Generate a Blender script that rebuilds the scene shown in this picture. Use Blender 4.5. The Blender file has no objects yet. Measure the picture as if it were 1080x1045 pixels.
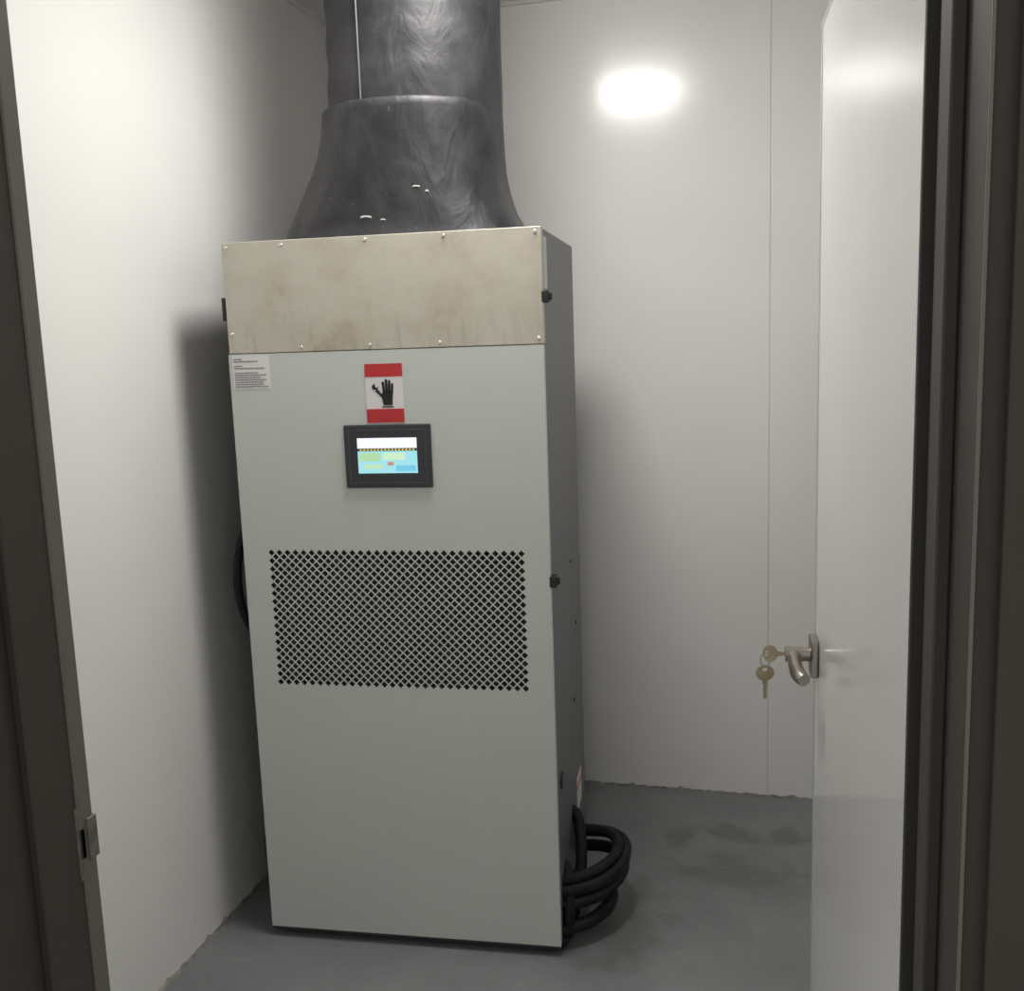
import bpy, bmesh, random
from math import *
from mathutils import Vector, Matrix
random.seed(4)
S=bpy.context.scene
try:
    S.view_settings.view_transform='Standard'; S.view_settings.look='None'
except Exception: pass

# ---------------------------------------------------------------- helpers
def link(o): bpy.context.collection.objects.link(o); return o
def empty(name,loc=(0,0,0),rz=0):
    o=link(bpy.data.objects.new(name,None)); o.location=loc; o.rotation_euler=(0,0,rz); o.empty_display_size=.1; return o
def mesh(name,verts,faces,mat=None,parent=None,smooth=False):
    me=bpy.data.meshes.new(name); me.from_pydata([tuple(v) for v in verts],[],faces); me.update()
    o=link(bpy.data.objects.new(name,me))
    if mat: me.materials.append(mat)
    if parent: o.parent=parent
    if smooth:
        for p in me.polygons: p.use_smooth=True
    return o
def finish(bm,name,mat,parent=None,smooth=False):
    bmesh.ops.recalc_face_normals(bm,faces=bm.faces[:])
    me=bpy.data.meshes.new(name); bm.to_mesh(me); bm.free()
    o=link(bpy.data.objects.new(name,me)); 
    if mat: me.materials.append(mat)
    if parent: o.parent=parent
    if smooth:
        for p in me.polygons: p.use_smooth=True
    return o
def addbox(bm,a,b):
    x0,y0,z0=a;x1,y1,z1=b
    v=[bm.verts.new(p) for p in [(x0,y0,z0),(x1,y0,z0),(x1,y1,z0),(x0,y1,z0),(x0,y0,z1),(x1,y0,z1),(x1,y1,z1),(x0,y1,z1)]]
    for f in [(0,3,2,1),(4,5,6,7),(0,1,5,4),(1,2,6,5),(2,3,7,6),(3,0,4,7)]: bm.faces.new([v[i] for i in f])
def boxes(name,lst,mat,parent=None,bev=0,seg=2):
    bm=bmesh.new()
    for a,b in lst: addbox(bm,a,b)
    o=finish(bm,name,mat,parent)
    if bev:
        m=o.modifiers.new('b','BEVEL'); m.width=bev; m.segments=seg; m.limit_method='ANGLE'
    return o
def cyl(bm,p0,p1,r0,r1=None,n=20):
    if r1 is None:r1=r0
    p0=Vector(p0);p1=Vector(p1);d=(p1-p0);L=d.length
    q=d.to_track_quat('Z','Y').to_matrix().to_4x4()
    M=Matrix.Translation((p0+p1)/2)@q
    bmesh.ops.create_cone(bm,cap_ends=True,segments=n,radius1=r0,radius2=r1,depth=L,matrix=M)
def tube(name,pts,r,mat,parent=None,res=8,radii=None):
    cu=bpy.data.curves.new(name,'CURVE'); cu.dimensions='3D'; cu.bevel_depth=r; cu.bevel_resolution=4; cu.resolution_u=res; cu.use_fill_caps=True
    sp=cu.splines.new('NURBS'); sp.points.add(len(pts)-1)
    for i,p in enumerate(pts):
        sp.points[i].co=(*p,1)
        if radii: sp.points[i].radius=radii[i]
    sp.use_endpoint_u=True; sp.order_u=min(4,len(pts))
    o=link(bpy.data.objects.new(name,cu)); cu.materials.append(mat)
    if parent:o.parent=parent
    return o

# ---------------------------------------------------------------- materials
def mat(name,col,rough=.5,metal=0,spec=.5,var=0,vscale=6,stretch=(1,1,1),bump=0,bscale=60,rvar=0):
    m=bpy.data.materials.new(name); m.use_nodes=True
    nt=m.node_tree; b=nt.nodes['Principled BSDF']
    b.inputs['Base Color'].default_value=(*col,1); b.inputs['Roughness'].default_value=rough
    b.inputs['Metallic'].default_value=metal; b.inputs['Specular IOR Level'].default_value=spec
    tc=nt.nodes.new('ShaderNodeTexCoord'); mp=nt.nodes.new('ShaderNodeMapping'); mp.inputs['Scale'].default_value=stretch
    nt.links.new(tc.outputs['Object'],mp.inputs['Vector'])
    if var or rvar:
        n=nt.nodes.new('ShaderNodeTexNoise'); n.inputs['Scale'].default_value=vscale; n.inputs['Detail'].default_value=6
        nt.links.new(mp.outputs[0],n.inputs['Vector'])
        if var:
            r=nt.nodes.new('ShaderNodeValToRGB'); r.color_ramp.elements[0].position=.3; r.color_ramp.elements[1].position=.7
            r.color_ramp.elements[0].color=(*[c*(1-var) for c in col],1); r.color_ramp.elements[1].color=(*[min(1,c*(1+var)) for c in col],1)
            nt.links.new(n.outputs[0],r.inputs[0]); nt.links.new(r.outputs[0],b.inputs['Base Color'])
        if rvar:
            mr=nt.nodes.new('ShaderNodeMapRange'); mr.inputs[3].default_value=rough-rvar; mr.inputs[4].default_value=rough+rvar
            nt.links.new(n.outputs[0],mr.inputs[0]); nt.links.new(mr.outputs[0],b.inputs['Roughness'])
    if bump:
        n2=nt.nodes.new('ShaderNodeTexNoise'); n2.inputs['Scale'].default_value=bscale; n2.inputs['Detail'].default_value=4
        nt.links.new(mp.outputs[0],n2.inputs['Vector'])
        bp=nt.nodes.new('ShaderNodeBump'); bp.inputs['Strength'].default_value=bump; bp.inputs['Distance'].default_value=.01
        nt.links.new(n2.outputs[0],bp.inputs['Height']); nt.links.new(bp.outputs[0],b.inputs['Normal'])
    return m
def emis(name,col,s):
    m=bpy.data.materials.new(name); m.use_nodes=True; nt=m.node_tree; nt.nodes.clear()
    e=nt.nodes.new('ShaderNodeEmission'); o=nt.nodes.new('ShaderNodeOutputMaterial'); e.inputs[0].default_value=(*col,1); e.inputs[1].default_value=s
    nt.links.new(e.outputs[0],o.inputs[0]); return m

M_wall=mat('wall_panel_paint',(.79,.785,.765),.19,spec=.5,var=.012,vscale=3,bump=.015,bscale=9)
M_ceil=mat('ceiling_panel_paint',(.72,.715,.70),.3,var=.015)
M_door=mat('door_panel_paint',(.75,.745,.73),.115,spec=.6,var=.015,vscale=3,bump=.010,bscale=6)
M_frame=mat('door_frame_dark_aluminium',(.048,.044,.035),.5,spec=.3,var=.08,vscale=4)
M_frame2=mat('door_frame_edge_aluminium',(.125,.12,.10),.4,var=.06)
M_gask=mat('door_gasket_dark',(.035,.032,.028),.6)
M_seam=mat('panel_joint',(.52,.51,.48),.6)
M_alu=mat('door_edge_aluminium',(.60,.60,.58),.3,metal=.5)
M_cab=mat('cabinet_powder_coat',(.56,.588,.555),.42,spec=.4,var=.012,vscale=4,bump=.02,bscale=300)
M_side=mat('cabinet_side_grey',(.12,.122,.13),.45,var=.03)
M_dark=mat('black_plastic',(.012,.012,.013),.4)
M_edge=mat('cabinet_frame_dark',(.03,.03,.033),.5)
M_filter=mat('filter_mesh_grey',(.034,.033,.030),.9,var=.7,vscale=60,bump=.6,bscale=200)
M_bezel=mat('screen_bezel',(.035,.036,.042),.4)
M_red=mat('sign_red',(.50,.025,.03),.35,var=.05)
M_white=mat('paper_white',(.72,.70,.70),.5,var=.02)
M_ink=mat('ink_black',(.01,.01,.012),.5)
M_inkg=mat('ink_grey',(.22,.22,.23),.6)
M_screw=mat('screw_steel',(.75,.74,.7),.25,metal=1)
M_chrome=mat('handle_satin_steel',(.34,.315,.28),.3,metal=1)
M_strike=mat('strike_dull_steel',(.17,.16,.135),.45,metal=.5,var=.3,vscale=60)
M_key=mat('key_brass_nickel',(.40,.33,.23),.3,metal=1,var=.15,vscale=40)
M_hose=mat('black_foam_hose',(.008,.008,.009),.65,spec=.3,bump=.3,bscale=80)
M_caulk=mat('joint_sealant_dirty',(.22,.205,.18),.8,var=.5,vscale=30,bump=.6,bscale=60)
M_lampbase=mat('lamp_base_white',(.8,.8,.8),.4)
M_lamp=emis('lamp_glow',(1,.972,.935),52)

def plate_mat():
    m=mat('galvanised_steel_plate',(.45,.42,.34),.42,metal=.12,spec=.5)
    nt=m.node_tree;b=nt.nodes['Principled BSDF'];L=nt.links.new
    tc=nt.nodes.new('ShaderNodeTexCoord')
    n=nt.nodes.new('ShaderNodeTexNoise');n.inputs['Scale'].default_value=6;n.inputs['Detail'].default_value=8;n.inputs['Roughness'].default_value=.66
    L(tc.outputs['Object'],n.inputs['Vector'])
    r=nt.nodes.new('ShaderNodeValToRGB');e=r.color_ramp.elements
    e[0].position=.32;e[0].color=(.40,.355,.275,1);e[1].position=.55;e[1].color=(.535,.505,.435,1)
    x=r.color_ramp.elements.new(.44);x.color=(.49,.455,.38,1)
    L(n.outputs[0],r.inputs[0])
    mp=nt.nodes.new('ShaderNodeMapping');mp.inputs['Scale'].default_value=(38,1,7);L(tc.outputs['Object'],mp.inputs[0])
    n2=nt.nodes.new('ShaderNodeTexNoise');n2.inputs['Scale'].default_value=1;n2.inputs['Detail'].default_value=4;L(mp.outputs[0],n2.inputs['Vector'])
    r2=nt.nodes.new('ShaderNodeValToRGB');r2.color_ramp.elements[0].position=.52;r2.color_ramp.elements[1].position=.75
    L(n2.outputs[0],r2.inputs[0])
    sp=nt.nodes.new('ShaderNodeSeparateXYZ');L(tc.outputs['Object'],sp.inputs[0])
    mr=nt.nodes.new('ShaderNodeMapRange');mr.inputs[1].default_value=1.555;mr.inputs[2].default_value=1.66;mr.inputs[3].default_value=.65;mr.inputs[4].default_value=.0
    L(sp.outputs['Z'],mr.inputs[0])
    mu=nt.nodes.new('ShaderNodeMath');mu.operation='MULTIPLY';L(r2.outputs[0],mu.inputs[0]);L(mr.outputs[0],mu.inputs[1])
    mx=nt.nodes.new('ShaderNodeMixRGB');L(mu.outputs[0],mx.inputs[0]);L(r.outputs[0],mx.inputs[1]);mx.inputs[2].default_value=(.27,.23,.17,1)
    L(mx.outputs[0],b.inputs['Base Color'])
    return m
M_plate=plate_mat()
def duct_mat():
    m=mat('black_vinyl_wrap',(.02,.02,.023),.33,spec=.45)
    nt=m.node_tree;b=nt.nodes['Principled BSDF'];L=nt.links.new
    tc=nt.nodes.new('ShaderNodeTexCoord')
    n=nt.nodes.new('ShaderNodeTexNoise');n.inputs['Scale'].default_value=20;n.inputs['Detail'].default_value=8;n.inputs['Roughness'].default_value=.7;n.inputs['Distortion'].default_value=1.2
    L(tc.outputs['Object'],n.inputs['Vector'])
    r=nt.nodes.new('ShaderNodeValToRGB');e=r.color_ramp.elements
    e[0].position=.68;e[0].color=(0,0,0,1);e[1].position=.74;e[1].color=(.7,.7,.7,1)
    L(n.outputs[0],r.inputs[0])
    n2=nt.nodes.new('ShaderNodeTexNoise');n2.inputs['Scale'].default_value=7;n2.inputs['Detail'].default_value=9;n2.inputs['Roughness'].default_value=.68
    L(tc.outputs['Object'],n2.inputs['Vector'])
    r2=nt.nodes.new('ShaderNodeValToRGB');e=r2.color_ramp.elements
    e[0].position=.40;e[0].color=(.013,.013,.015,1);e[1].position=.75;e[1].color=(.045,.045,.048,1)
    L(n2.outputs[0],r2.inputs[0])
    mx=nt.nodes.new('ShaderNodeMixRGB');L(r.outputs[0],mx.inputs[0]);L(r2.outputs[0],mx.inputs[1]);mx.inputs[2].default_value=(.30,.30,.29,1)
    L(mx.outputs[0],b.inputs['Base Color'])
    mr=nt.nodes.new('ShaderNodeMapRange');mr.inputs[3].default_value=.40;mr.inputs[4].default_value=.60;L(n2.outputs[0],mr.inputs[0]);L(mr.outputs[0],b.inputs['Roughness'])
    mp=nt.nodes.new('ShaderNodeMapping');mp.inputs['Scale'].default_value=(1,1,.5);L(tc.outputs['Object'],mp.inputs[0])
    n3=nt.nodes.new('ShaderNodeTexNoise');n3.inputs['Scale'].default_value=11;n3.inputs['Detail'].default_value=5;n3.inputs['Distortion'].default_value=.8
    L(mp.outputs[0],n3.inputs['Vector'])
    bp=nt.nodes.new('ShaderNodeBump');bp.inputs['Strength'].default_value=.45;bp.inputs['Distance'].default_value=.016
    L(n3.outputs[0],bp.inputs['Height']);L(bp.outputs[0],b.inputs['Normal'])
    return m
M_duct=duct_mat()
M_ductseam=mat('duct_seam_tape',(.10,.10,.10),.5)
M_foil=mat('foil_tape_scrap',(.5,.5,.48),.35)
def floor_mat():
    m=mat('epoxy_floor_grey',(.12,.13,.145),.4)
    nt=m.node_tree;b=nt.nodes['Principled BSDF'];L=nt.links.new
    tc=nt.nodes.new('ShaderNodeTexCoord')
    n=nt.nodes.new('ShaderNodeTexNoise');n.inputs['Scale'].default_value=3;n.inputs['Detail'].default_value=8;n.inputs['Roughness'].default_value=.65
    L(tc.outputs['Object'],n.inputs['Vector'])
    r=nt.nodes.new('ShaderNodeValToRGB');e=r.color_ramp.elements
    e[0].position=.3;e[0].color=(.158,.168,.174,1);e[1].position=.7;e[1].color=(.215,.224,.23,1)
    L(n.outputs[0],r.inputs[0])
    nd=nt.nodes.new('ShaderNodeTexNoise');nd.inputs['Scale'].default_value=10;nd.inputs['Detail'].default_value=9;nd.inputs['Roughness'].default_value=.65
    L(tc.outputs['Object'],nd.inputs['Vector'])
    last=None
    for (cx,cy,sx,sy) in [(-.11,2.84,.17,.08),(-.30,3.02,.05,.06),(-.16,3.08,.12,.05),(-.43,2.52,.11,.20),(.02,3.1,.07,.05)]:
        mp=nt.nodes.new('ShaderNodeMapping');mp.vector_type='POINT'
        mp.inputs['Location'].default_value=(-cx/sx,-cy/sy,0);mp.inputs['Scale'].default_value=(1/sx,1/sy,0)
        L(tc.outputs['Object'],mp.inputs[0])
        ln=nt.nodes.new('ShaderNodeVectorMath');ln.operation='LENGTH';L(mp.outputs[0],ln.inputs[0])
        if last is None: last=ln.outputs['Value']
        else:
            mi=nt.nodes.new('ShaderNodeMath');mi.operation='MINIMUM';L(last,mi.inputs[0]);L(ln.outputs['Value'],mi.inputs[1]);last=mi.outputs[0]
    ma=nt.nodes.new('ShaderNodeMath');ma.operation='MULTIPLY_ADD';L(nd.outputs[0],ma.inputs[0]);ma.inputs[1].default_value=4.2;ma.inputs[2].default_value=-2.1
    ad=nt.nodes.new('ShaderNodeMath');ad.operation='ADD';L(last,ad.inputs[0]);L(ma.outputs[0],ad.inputs[1])
    rr=nt.nodes.new('ShaderNodeMapRange');rr.inputs[1].default_value=.5;rr.inputs[2].default_value=1.35;rr.inputs[3].default_value=1;rr.inputs[4].default_value=0
    L(ad.outputs[0],rr.inputs[0])
    mx=nt.nodes.new('ShaderNodeMixRGB');L(rr.outputs[0],mx.inputs[0]);L(r.outputs[0],mx.inputs[1]);mx.inputs[2].default_value=(.130,.132,.130,1)
    ns=nt.nodes.new('ShaderNodeTexNoise');ns.inputs['Scale'].default_value=9;ns.inputs['Detail'].default_value=9;ns.inputs['Roughness'].default_value=.75;ns.inputs['Distortion'].default_value=2
    L(tc.outputs['Object'],ns.inputs['Vector'])
    rs=nt.nodes.new('ShaderNodeValToRGB');rs.color_ramp.elements[0].position=.60;rs.color_ramp.elements[1].position=.72;rs.color_ramp.elements[1].color=(.5,.5,.5,1)
    L(ns.outputs[0],rs.inputs[0])
    mx2=nt.nodes.new('ShaderNodeMixRGB');L(rs.outputs[0],mx2.inputs[0]);L(mx.outputs[0],mx2.inputs[1]);mx2.inputs[2].default_value=(.36,.36,.35,1)
    L(mx2.outputs[0],b.inputs['Base Color'])
    mr=nt.nodes.new('ShaderNodeMapRange');mr.inputs[3].default_value=.42;mr.inputs[4].default_value=.28;L(rr.outputs[0],mr.inputs[0]);L(mr.outputs[0],b.inputs['Roughness'])
    bp=nt.nodes.new('ShaderNodeBump');bp.inputs['Strength'].default_value=.15;bp.inputs['Distance'].default_value=.01;L(n.outputs[0],bp.inputs['Height']);L(bp.outputs[0],b.inputs['Normal'])
    return m
M_floor=floor_mat()

# ---------------------------------------------------------------- room shell
XL,XR,YB,YF,YO,ZC=-1.482,.46,3.364,.95,.80,2.62
boxes('floor',[((XL-.1,-1.2,-.1),(1.6,YB+.1,0))],M_floor)
boxes('ceiling',[((XL-.1,YO,ZC),(XR+.1,YB+.1,ZC+.1))],M_ceil)
boxes('wall_left',[((XL-.1,YO,0),(XL,YB+.1,ZC))],M_wall)
boxes('wall_right',[((XR,YO,0),(XR+.1,YB+.1,ZC))],M_wall)
boxes('wall_back',[((XL,YB,0),(XR,YB+.1,ZC))],M_wall)
OL,OR,OH=-.775,.122,2.10
boxes('wall_front',[((XL,YO+.01,0),(OL-.07,YF,ZC)),((OR+.07,YO+.01,0),(XR,YF,ZC)),((OL-.07,YO+.01,OH+.07),(OR+.07,YF,ZC))],M_wall)
boxes('trim_1',[((-.0412,YB-.0012,0.01),(-.0388,YB+.001,ZC))],M_seam)
def caulk(name,p0,p1,nrm):
    n=140; p0=Vector(p0);p1=Vector(p1);nrm=Vector(nrm);vs=[];fs=[]
    for i in range(n+1):
        c=p0.lerp(p1,i/n); h=.005+.005*random.random()**2+(.009 if random.random()>.95 else 0); w=.005+.006*random.random()
        vs+= [c-nrm*.002,c+nrm*w,c+nrm*w*.5+Vector((0,0,h*.7)),c-nrm*.002+Vector((0,0,h))]
    for i in range(n):
        for k in range(3): fs.append((i*4+k,i*4+k+1,i*4+k+5,i*4+k+4))
    return mesh(name,vs,fs,M_caulk)
caulk('baseboard_back',(XL,YB,0),(XR,YB,0),(0,-1,0))
caulk('baseboard_left',(XL,YF,0),(XL,YB,0),(1,0,0))
boxes('trim_2',[((XL,YB-.012,ZC-.012),(XR,YB,ZC)),((XL,YF,ZC-.012),(XL+.012,YB,ZC))],M_ceil)

# ---------------------------------------------------------------- door frame
fr=empty('door_frame',(0,0,0))
FD0=YO-.012
boxes('jamb_left',[((OL-.10,FD0,0),(OL-.012,YF-.02,OH+.05)),((OL-.012,YF-.085,0),(OL,YF-.02,OH+.012)),((OL-.10,FD0-.012,0),(OL-.03,FD0,OH+.05))],M_frame,fr,.002)
boxes('jamb_left_edge',[((OL-.075,YF-.02,0),(OL+.002,YF+.004,OH+.02))],M_frame2,fr,.002)
boxes('jamb_right',[((OR+.012,FD0,0),(OR+.10,YF-.02,OH+.05)),((OR,YF-.07,0),(OR+.012,YF-.02,OH+.012)),((OR+.03,FD0-.012,0),(OR+.10,FD0,OH+.05))],M_frame,fr,.002)
boxes('jamb_right_edge',[((OR+.002,YF-.02,0),(OR+.075,YF+.004,OH+.02))],M_gask,fr,.002)
boxes('jamb_right_bead',[((OR+.012,FD0-.003,0),(OR+.0145,FD0,OH+.03))],M_frame2,fr)
boxes('frame_head',[((OL-.012,FD0,OH),(OR+.012,YF-.02,OH+.07)),((OL,YF-.085,OH-.012),(OR,YF-.02,OH))],M_frame,fr,.002)
boxes('strike_plate',[((OL-.001,YF-.024,.975),(OL+.0012,YF-.004,1.062)),((OL-.001,YF-.010,.995),(OL+.006,YF+.005,1.045))],M_strike,fr,.001)
boxes('strike_hole',[((OL+.001,YF-.020,1.0),(OL+.002,YF-.013,1.035))],M_ink,fr)
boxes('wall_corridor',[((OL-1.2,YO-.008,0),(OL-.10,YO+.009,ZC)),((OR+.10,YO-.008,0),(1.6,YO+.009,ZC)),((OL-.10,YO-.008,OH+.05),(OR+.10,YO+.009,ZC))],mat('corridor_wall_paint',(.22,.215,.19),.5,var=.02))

# ---------------------------------------------------------------- door leaf
DW=.905
door=empty('door_1',(.117,.978,0),.0625)
boxes('leaf',[((0,.008,.012),(.04,DW-.012,2.068))],M_door,door,.001)
boxes('leaf_edge_profile',[((-.0012,DW-.014,.010),(.0412,DW,2.07)),((-.0012,.014,2.062),(.0412,DW-.014,2.07))],M_alu,door,.0012)
boxes('leaf_hinge_profile',[((-.0012,0,.010),(.0412,.008,2.07))],M_gask,door,.0012)
boxes('leaf_gasket',[((.006,DW,.012),(.030,DW+.003,2.066))],M_dark,door)
for k,z in enumerate((.25,1.05,1.85)):
    bm=bmesh.new(); cyl(bm,(.052,-.006,z-.05),(.052,-.006,z+.05),.008); addbox(bm,(.040,-.002,z-.05),(.044,.03,z+.05)); finish(bm,'hinge_%d'%k,M_alu,door)
HY,HZ=DW-.055,.997
bm=bmesh.new()
addbox(bm,(-.014,HY-.026,HZ-.036),(0,HY+.026,HZ+.032))
o=finish(bm,'handle_rose',M_chrome,door); m=o.modifiers.new('b','BEVEL');m.width=.004;m.segments=3
bm=bmesh.new(); cyl(bm,(-.003,HY,HZ),(-.03,HY,HZ),.0135,.0115); cyl(bm,(-.026,HY,HZ),(-.056,HY,HZ),.0135,.0135); finish(bm,'handle_neck',M_chrome,door,True).modifiers.new('e','EDGE_SPLIT')
tube('handle_lever',[(-.036,HY+.004,HZ),(-.041,HY-.01,HZ),(-.043,HY-.03,HZ-.002),(-.043,HY-.07,HZ-.004),(-.040,HY-.098,HZ-.007),(-.032,HY-.112,HZ-.009)],.0115,M_chrome,door,radii=[.9,1,1,1.05,1.15,1.0])
boxes('latch_faceplate',[((.009,DW+.002,HZ-.09),(.031,DW+.0045,HZ+.09))],M_chrome,door)
bm=bmesh.new(); addbox(bm,(.04,HY-.024,HZ-.038),(.046,HY+.024,HZ+.034)); cyl(bm,(.045,HY,HZ),(.085,HY,HZ),.011); finish(bm,'handle_rose_back',M_chrome,door)
tube('handle_lever_back',[(.08,HY+.004,HZ),(.084,HY-.01,HZ),(.084,HY-.06,HZ),(.082,HY-.115,HZ-.004)],.010,M_chrome,door)
def key(name,o0,axis,side,parent,L=.03,R=.0125):
    a=Vector(axis).normalized(); s=Vector(side).normalized(); nrm=a.cross(s); bm=bmesh.new()
    n=24; o0=Vector(o0); t=.0012
    lay=[]
    for sg in (-1,1):
        outer=[bm.verts.new(o0+a*(R*cos(2*pi*i/n))+s*(R*1.15*sin(2*pi*i/n))+nrm*t*sg) for i in range(n)]
        inner=[bm.verts.new(o0-a*R*.45+a*(R*.25*cos(2*pi*i/n))+s*(R*.38*sin(2*pi*i/n))+nrm*t*sg) for i in range(n)]
        lay.append((outer,inner))
    for i in range(n):
        j=(i+1)%n
        for sgi,(ou,inn) in enumerate(lay): bm.faces.new([ou[i],ou[j],inn[j],inn[i]])
        bm.faces.new([lay[0][0][i],lay[0][0][j],lay[1][0][j],lay[1][0][i]])
        bm.faces.new([lay[0][1][i],lay[0][1][j],lay[1][1][j],lay[1][1][i]])
    prof=[(R*.8,-.0035),(R+.004,-.0045),(R+.007,-.0032)]
    x=R+.007
    while x<R+L-.004:
        prof+= [(x+.002,-.0014-.0012*random.random()),(x+.004,-.0034)]; x+=.004
    prof+=[(R+L,0),(R+L-.003,.0032),(R+.007,.0032),(R+.004,.0045),(R*.8,.0035)]
    f=bm.faces.new([bm.verts.new(o0+a*p+s*q-nrm*t) for p,q in prof])
    ex=bmesh.ops.extrude_face_region(bm,geom=[f]); bmesh.ops.translate(bm,verts=[v for v in ex['geom'] if isinstance(v,bmesh.types.BMVert)],vec=nrm*2*t)
    return finish(bm,name,M_key,parent)
key('key_in_lock',(-.082,HY,HZ),(1,0,0),(0,0,1),door,L=.02,R=.0135)
cu=[( -.090+.009*cos(t),HY,HZ-.012+.013*sin(t)) for t in [i*pi/6 for i in range(13)]]
tube('key_ring',cu,.0009,M_chrome,door)
key('key_hanging',(-.091,HY-.002,HZ-.036),(0,0,-1),(1,0.25,0),door,L=.034,R=.0145)

# ---------------------------------------------------------------- cabinet
W,D,H=.782,.60,1.816
cab=empty('air_conditioning_cabinet',(-.5362-W*cos(.0771),2.3386-W*sin(.0771),0),.0771)
PT=.022
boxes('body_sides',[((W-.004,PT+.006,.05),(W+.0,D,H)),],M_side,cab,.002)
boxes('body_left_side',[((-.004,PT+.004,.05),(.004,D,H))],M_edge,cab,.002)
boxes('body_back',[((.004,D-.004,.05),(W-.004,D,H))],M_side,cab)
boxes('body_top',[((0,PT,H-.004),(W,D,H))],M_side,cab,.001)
boxes('inner_frame',[((.006,PT+.001,.05),(.05,PT+.03,H-.005)),((W-.05,PT+.001,.05),(W-.006,PT+.03,H-.005)),((.05,PT+.001,.05),(W-.05,PT+.03,.1)),((.05,PT+.001,H-.05),(W-.05,PT+.03,H-.005))],M_edge,cab)
boxes('plinth',[((.02,.03,.0),(W-.02,D-.02,.05))],M_edge,cab,.003)
boxes('base_rail',[((.0,.004,.018),(W,.03,.034)),((W-.03,.03,.03),(W,D,.05)),((0,.03,.03),(.03,D,.05))],M_edge,cab,.002)
gx0,gx1,gz0,gz1=.064,.724,.705,1.065
N,Mn=31,17; px=(gx1-gx0)/N; pz=(gz1-gz0)/Mn
x0,x1,z0,z1=.0,W,.030,1.551
bm=bmesh.new(); cache={}
def V(x,z):
    k=(round(x,5),round(z,5))
    if k not in cache: cache[k]=bm.verts.new((x,0,z))
    return cache[k]
def F(*p): bm.faces.new([V(*q) for q in p])
F((x0,z0),(x1,z0),(x1,gz0),(x0,gz0)); F((x0,gz1),(x1,gz1),(x1,z1),(x0,z1)); F((x0,gz0),(gx0,gz0),(gx0,gz1),(x0,gz1)); F((gx1,gz0),(x1,gz0),(x1,gz1),(gx1,gz1))
k=.80
def cell(cx,cz):
    o_=[(cx-px/2,cz),(cx,cz-pz/2),(cx+px/2,cz),(cx,cz+pz/2)]
    i_=[(cx-px/2*k,cz),(cx,cz-pz/2*k),(cx+px/2*k,cz),(cx,cz+pz/2*k)]
    for a in range(4):
        b=(a+1)%4; F(o_[a],o_[b],i_[b],i_[a])
for i in range(N):
    for j in range(Mn):
        cell(gx0+(i+.5)*px,gz0+(j+.5)*pz)
for i in range(1,N):
    for j in range(1,Mn): cell(gx0+i*px,gz0+j*pz)
for i in range(N+1):
    X=gx0+i*px
    a=(max(gx0,X-px/2),gz0);b=(min(gx1,X+px/2),gz0)
    if 0<i<N:
        F(a,b,(X,gz0+pz/2)); F((a[0],gz1),(X,gz1-pz/2),(b[0],gz1))
for j in range(1,Mn):
    Z=gz0+j*pz
    F((gx0,Z-pz/2),(gx0+px/2,Z),(gx0,Z+pz/2)); F((gx1,Z-pz/2),(gx1,Z+pz/2),(gx1-px/2,Z))
for (X,Z,sx,sz) in [(gx0,gz0,1,1),(gx1,gz0,-1,1),(gx0,gz1,1,-1),(gx1,gz1,-1,-1)]:
    F((X,Z),(X+sx*px/2,Z),(X,Z+sz*pz/2))
bmesh.ops.recalc_face_normals(bm,faces=bm.faces[:])
o=finish(bm,'front_door_panel',M_cab,cab)
sd=o.modifiers.new('s','SOLIDIFY'); sd.thickness=.0016; sd.offset=0
boxes('front_door_returns',[((x0,0,z0),(x0+.0016,PT,z1)),((x1-.0016,0,z0),(x1,PT,z1)),((x0,0,z0),(x1,PT,z0+.0016)),((x0,0,z1-.0016),(x1,PT,z1))],M_cab,cab)
boxes('filter_pad',[((gx0-.02,.014,gz0-.02),(gx1+.02,.020,gz1+.02))],M_filter,cab)
bm=bmesh.new(); addbox(bm,(.003,-.0015,1.5525),(W+.002,PT,H+.002)); o=finish(bm,'top_steel_plate',M_plate,cab); m=o.modifiers.new('b','BEVEL');m.width=.0012
bm=bmesh.new()
for (u,z) in [(.014,1.806),(.155,1.806),(.365,1.808),(.555,1.808),(.770,1.806),(.19,1.563),(.363,1.563),(.535,1.563),(.772,1.565),(.014,1.60)]:
    bmesh.ops.create_uvsphere(bm,u_segments=12,v_segments=8,radius=.005,matrix=Matrix.Translation((u,-.0015,z))@Matrix.Scale(.5,4,(0,1,0)))
finish(bm,'plate_screws',M_screw,cab,True)
for z in (1.66,.985):
    boxes('latch_block',[((W-.003,-.002,z-.014),(W+.016,.030,z+.014)),((W+.006,.006,z-.009),(W+.022,.022,z+.009))],M_dark,cab,.003)
for z in (1.66,.26):
    boxes('side_hinge',[((-.009,.0,z-.028),(.002,.03,z+.028))],M_dark,cab,.003)
sx0,sx1,sz0,sz1=.2855,.5035,1.2185,1.3725
boxes('touchscreen_bezel',[((sx0,-.008,sz0),(sx1,.004,sz1))],M_bezel,cab,.003)
bm=bmesh.new(); a,b,c,d=sx0+.012,sx1-.012,sz0+.012,sz1-.012
for q in [((a,c),(b,c+.0015)),((a,d-.0015),(b,d)),((a,c),(a+.0015,d)),((b-.0015,c),(b,d))]:
    addbox(bm,(q[0][0],-.0086,q[0][1]),(q[1][0],-.0075,q[1][1]))
finish(bm,'touchscreen_inner_line',mat('bezel_line_grey',(.09,.09,.1),.4),cab)
dx0,dx1,dz0,dz1=.3195,.4685,1.2545,1.3405
def quad(name,u0,u1,za,zb,m,y=-.0088): return boxes(name,[((u0,y,za),(u1,-.0078,zb))],m,cab)
E=lambda n,c,s:emis('display_'+n,c,s)
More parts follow.
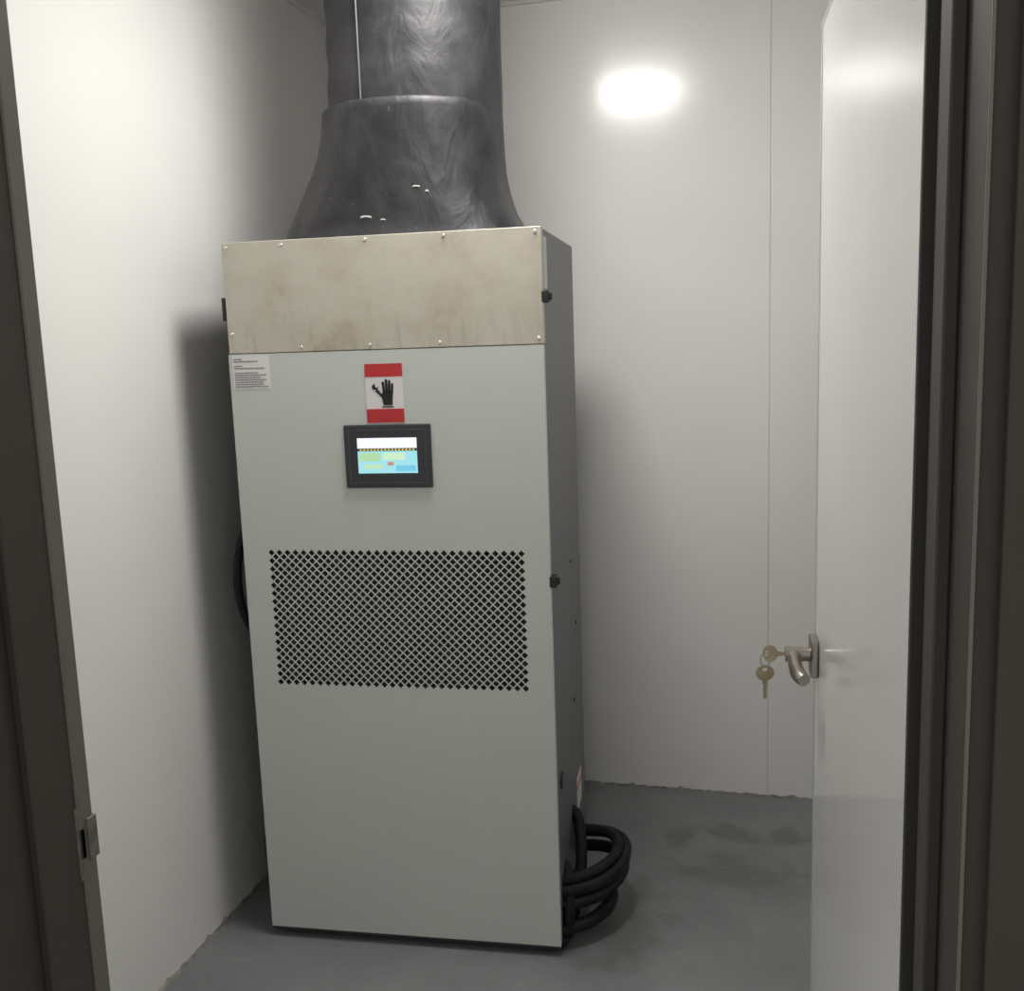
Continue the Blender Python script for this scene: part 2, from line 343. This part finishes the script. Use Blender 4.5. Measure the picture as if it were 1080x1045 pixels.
dh=dz1-dz0;dw=dx1-dx0
quad('display_background',dx0,dx1,dz0,dz1,E('cyan',(.38,.78,.86),1.0))
quad('display_header',dx0,dx1,dz1-dh*.30,dz1,E('white',(.85,.87,1),1.15),-.0090)
quad('display_status_bar',dx0,dx1,dz1-dh*.37,dz1-dh*.29,E('dark',(.05,.05,.08),1),-.0091)
bm=bmesh.new()
for i in range(16):
    u=dx0+.006+i*.0088
    addbox(bm,(u,-.0093,dz1-dh*.355),(u+.005,-.009,dz1-dh*.315))
finish(bm,'display_status_text',E('yellow',(.9,.75,.12),.9),cab)
quad('display_tile_green',dx0+.004,dx0+dw*.38,dz0+dh*.34,dz0+dh*.58,E('green',(.50,.82,.45),.9),-.0090)
quad('display_tile_pale',dx0+dw*.42,dx0+dw*.80,dz0+dh*.38,dz0+dh*.58,E('pale',(.62,.88,.60),1),-.0090)
quad('display_tile_red',dx0+dw*.50,dx0+dw*.60,dz0+dh*.22,dz0+dh*.32,E('red',(.75,.36,.2),.8),-.0091)
quad('display_tile_yellow',dx0+dw*.1,dx0+dw*.42,dz0+dh*.12,dz0+dh*.26,E('lime',(.60,.88,.6),.9),-.0090)
quad('display_tile_blue',dx0+dw*.64,dx0+dw*.97,dz0+dh*.06,dz0+dh*.22,E('blue',(.2,.6,.82),1),-.0090)
# electric hazard hand sign
gx,gX,gz,gZ=.3465,.4395,1.377,1.518
quad('warning_sign_white',gx,gX,gz,gZ,M_white,-.0022)
quad('warning_sign_red_top',gx,gX,1.487,gZ,M_red,-.0027); quad('warning_sign_red_bottom',gx,gX,gz,1.410,M_red,-.0027)
for nme in ('warning_sign_white','warning_sign_red_top','warning_sign_red_bottom'):
    ob=bpy.data.objects[nme]
    for v in ob.data.vertices:
        if v.co.y>-.0079 and v.co.y<-.007: v.co.y=0
def poly(bm,pts,y=-.0031,cx=0,cz=0,s=1):
    f=bm.faces.new([bm.verts.new((cx+p[0]*s,y,cz+p[1]*s)) for p in pts])
bm=bmesh.new(); C=(.400,1.449); s=.00112
def PP(pts): poly(bm,pts,cx=C[0],cz=C[1],s=s)
PP([(-9,-27),(11,-27),(12,-14),(13,2),(-9,4),(-13,-6),(-11,-16)])
def finger(x,y,L,ang,w):
    ca,sa=cos(radians(ang)),sin(radians(ang)); pts=[(-w,0),(w,0),(w,L-w),(w*.6,L-w*.2),(0,L),(-w*.6,L-w*.2),(-w,L-w)]
    PP([(x+p*ca-q*sa,y+p*sa+q*ca) for p,q in pts])
finger(-6.5,0,24,5,2.9);finger(-.4,1,28,2,2.9);finger(5.4,0,27,-1,2.9);finger(11,-2,22,-4,2.6);finger(-11,-8,17,42,2.9)
PP([(-34,14),(-28,20),(-24,10),(-18,14),(-21,5),(-16,6),(-22,-4),(-21,2),(-26,1),(-25,7),(-31,6)])
PP([(-12,-29),(13,-29),(13,-32),(-12,-32)])
finish(bm,'warning_sign_hand',M_ink,cab)
# paper notice with print lines
boxes('paper_notice',[((.008,-.0016,1.466),(.105,.0002,1.5475))],M_white,cab)
bm=bmesh.new(); z=1.540
for i in range(13):
    if i in (2,5): z-=.0055; continue
    u=.013
    end=.013+random.uniform(.055,.088) if i not in(0,3) else .035
    while u<end:
        w_=random.uniform(.003,.009); addbox(bm,(u,-.0021,z-.0030),(min(u+w_,end),-.0015,z)); u+=w_+.0014
    z-=.0056
finish(bm,'paper_notice_print',M_inkg,cab)
# side details
bm=bmesh.new(); cyl(bm,(W-.002,.09,.44),(W+.004,.09,.44),.022,n=28); cyl(bm,(W,.47,.75),(W+.003,.47,.75),.006); cyl(bm,(W,.38,.55),(W+.003,.38,.55),.005); cyl(bm,(W,.38,.95),(W+.003,.38,.95),.005); finish(bm,'side_cable_gland',M_dark,cab)
boxes('side_label_upper',[((W-.001,.035,1.68),(W+.001,.085,1.80))],mat('label_grey',(.5,.51,.5),.4),cab)
boxes('side_label_lower',[((W-.001,.40,.20),(W+.001,.50,.30))],M_white,cab)
boxes('side_label_orange',[((W-.001,.40,.265),(W+.0015,.50,.28))],mat('label_orange',(.6,.2,.05),.5),cab)
tube('left_cable',[(-.004,.10,1.15),(-.02,.08,1.12),(-.038,.05,1.06),(-.045,.04,.97),(-.038,.04,.88),(-.02,.07,.82),(-.004,.10,.79)],.011,M_hose,cab)

# hoses at the foot of the right side: two thick bundled loops and a drop
hz=empty('black_hose_bundle',(-.5362,2.3386,0),.0771)
T=lambda n,p,r:tube(n,p,r,M_hose,hz,res=10)
T('hose_1',[(-.006,.38,.150),(.05,.39,.155),(.130,.36,.165),(.160,.25,.165),(.12,.13,.155),(.06,.075,.150),(-.004,.06,.148)],.0165)
T('hose_2',[(-.006,.36,.115),(.05,.37,.12),(.125,.34,.13),(.155,.23,.133),(.115,.12,.123),(.06,.07,.118),(-.004,.055,.114)],.0165)
T('hose_3',[(-.006,.26,.075),(.05,.27,.078),(.105,.24,.080),(.122,.165,.072),(.09,.10,.060),(.045,.06,.054),(-.004,.045,.050)],.018)
T('hose_4',[(-.006,.30,.255),(.012,.30,.250),(.022,.27,.22),(.035,.21,.16),(.028,.14,.09),(.012,.07,.020),(-.01,.03,.018)],.016)
T('hose_5',[(-.004,.12,.19),(.012,.10,.18),(.018,.06,.14),(.016,.045,.08),(.012,.05,.03),(.0,.08,.016)],.016)
T('hose_6',[(-.006,.33,.180),(.04,.34,.185),(.115,.31,.192),(.140,.22,.190),(.10,.13,.180),(.04,.08,.176),(-.004,.07,.174)],.014)

# ---------------------------------------------------------------- duct
duct=empty('insulated_air_duct',(0,0,0)); duct.matrix_world=Matrix.Translation(cab.location)@Matrix.Rotation(.0771,4,'Z')
def loft(name,secs,mat_,n=96,wob=0,cap=False):
    vs=[];fs=[]
    for (z,ul,ur,dc,hd,e) in secs:
        cu_,hw=(ul+ur)/2,(ur-ul)/2
        for i in range(n):
            t=2*pi*i/n; c,s_=cos(t),sin(t)
            x=cu_+hw*copysign(abs(c)**(2/e),c); y=dc+hd*copysign(abs(s_)**(2/e),s_)
            wv=1+wob*(sin(5*t+z*9)+.6*sin(9*t-z*23)+.5*sin(14*t+z*6))
            vs.append((cu_+(x-cu_)*wv,dc+(y-dc)*wv,z))
    for j in range(len(secs)-1):
        for i in range(n): k2=(i+1)%n; fs.append((j*n+i,j*n+k2,(j+1)*n+k2,(j+1)*n+i))
    return mesh(name,vs,fs,mat_,duct,True)
loft('transition_collar',[(H+.001,.085,.712,.30,.255,3.2),(1.835,.087,.703,.30,.25,3.1),(1.855,.094,.690,.30,.25,3.0),(1.89,.110,.670,.30,.248,2.8),(1.94,.132,.655,.30,.246,2.6),(1.985,.152,.648,.30,.243,2.4),(2.03,.168,.646,.30,.241,2.3),(2.08,.180,.645,.30,.240,2.2),(2.12,.186,.644,.30,.240,2.15),(2.136,.187,.643,.30,.240,2.1),(2.141,.191,.640,.30,.235,2.1),(2.140,.205,.63,.30,.222,2.1)],M_duct,wob=.006)
secs=[]
for i in range(18):
    z=2.10+(ZC+.0-2.10)*i/17; secs.append((z,.205+.016*(i/17)+.0025*sin(i*1.7),.643+.009*(i/17),.30,.222+.002*sin(i*2.3),2.2))
loft('duct_riser',secs,M_duct,wob=.005)
tube('duct_seam',[(.345,.0885,z) for z in (2.13,2.25,2.4,2.55,2.62)],.0022,M_ductseam,duct)
bm=bmesh.new()
for (u,y,z,w_,h_) in [(.34,.042,1.864,.030,.006),(.47,.055,1.93,.02,.004),(.50,.056,1.918,.010,.005),(.39,.045,1.856,.014,.004)]:
    pts=[(u,y,z),(u+w_*.5,y-.001,z+h_*.3),(u+w_,y,z-h_*.2),(u+w_*.9,y+.001,z+h_*.7),(u+w_*.4,y+.001,z+h_),(u+.003,y+.001,z+h_*.8)]
    bm.faces.new([bm.verts.new(p) for p in pts])
o=finish(bm,'tape_scraps',M_foil,duct)
mod=o.modifiers.new('sw','SHRINKWRAP'); mod.target=bpy.data.objects['transition_collar']; mod.offset=.002

# ---------------------------------------------------------------- ceiling lamp (round dome)
lamp=empty('ceiling_lamp',(-.61,2.14,ZC))
bm=bmesh.new(); cyl(bm,(0,0,0),(0,0,-.02),.195,n=64); finish(bm,'lamp_base',M_lampbase,lamp)
vs=[];fs=[];n=64
prof=[(.188,-.02),(.19,-.035),(.182,-.055),(.16,-.073),(.12,-.085),(.07,-.091),(.02,-.093)]
for r,z in prof:
    for i in range(n): vs.append((r*cos(2*pi*i/n),r*sin(2*pi*i/n),z))
for j in range(len(prof)-1):
    for i in range(n): k2=(i+1)%n; fs.append((j*n+i,j*n+k2,(j+1)*n+k2,(j+1)*n+i))
fs.append(tuple((len(prof)-1)*n+i for i in range(n)))
mesh('lamp_diffuser',vs,fs,M_lamp,lamp,True)

# ---------------------------------------------------------------- dim corridor light
w=bpy.data.worlds.new('corridor_ambient'); S.world=w; w.use_nodes=True
w.node_tree.nodes['Background'].inputs[0].default_value=(1,.98,.93,1); w.node_tree.nodes['Background'].inputs[1].default_value=.68

# ---------------------------------------------------------------- camera
yaw,pitch,roll=.2609,.1575,-.035
cd=bpy.data.cameras.new('camera'); cam=link(bpy.data.objects.new('camera',cd)); S.camera=cam
cam.matrix_world=Matrix.Translation((0,0,1.58))@Matrix.Rotation(yaw,4,'Z')@Matrix.Rotation(pi/2-pitch,4,'X')@Matrix.Rotation(roll,4,'Z')
cd.sensor_fit='HORIZONTAL'; cd.sensor_width=36; cd.lens=36*1079.4/1080; cd.clip_start=.02
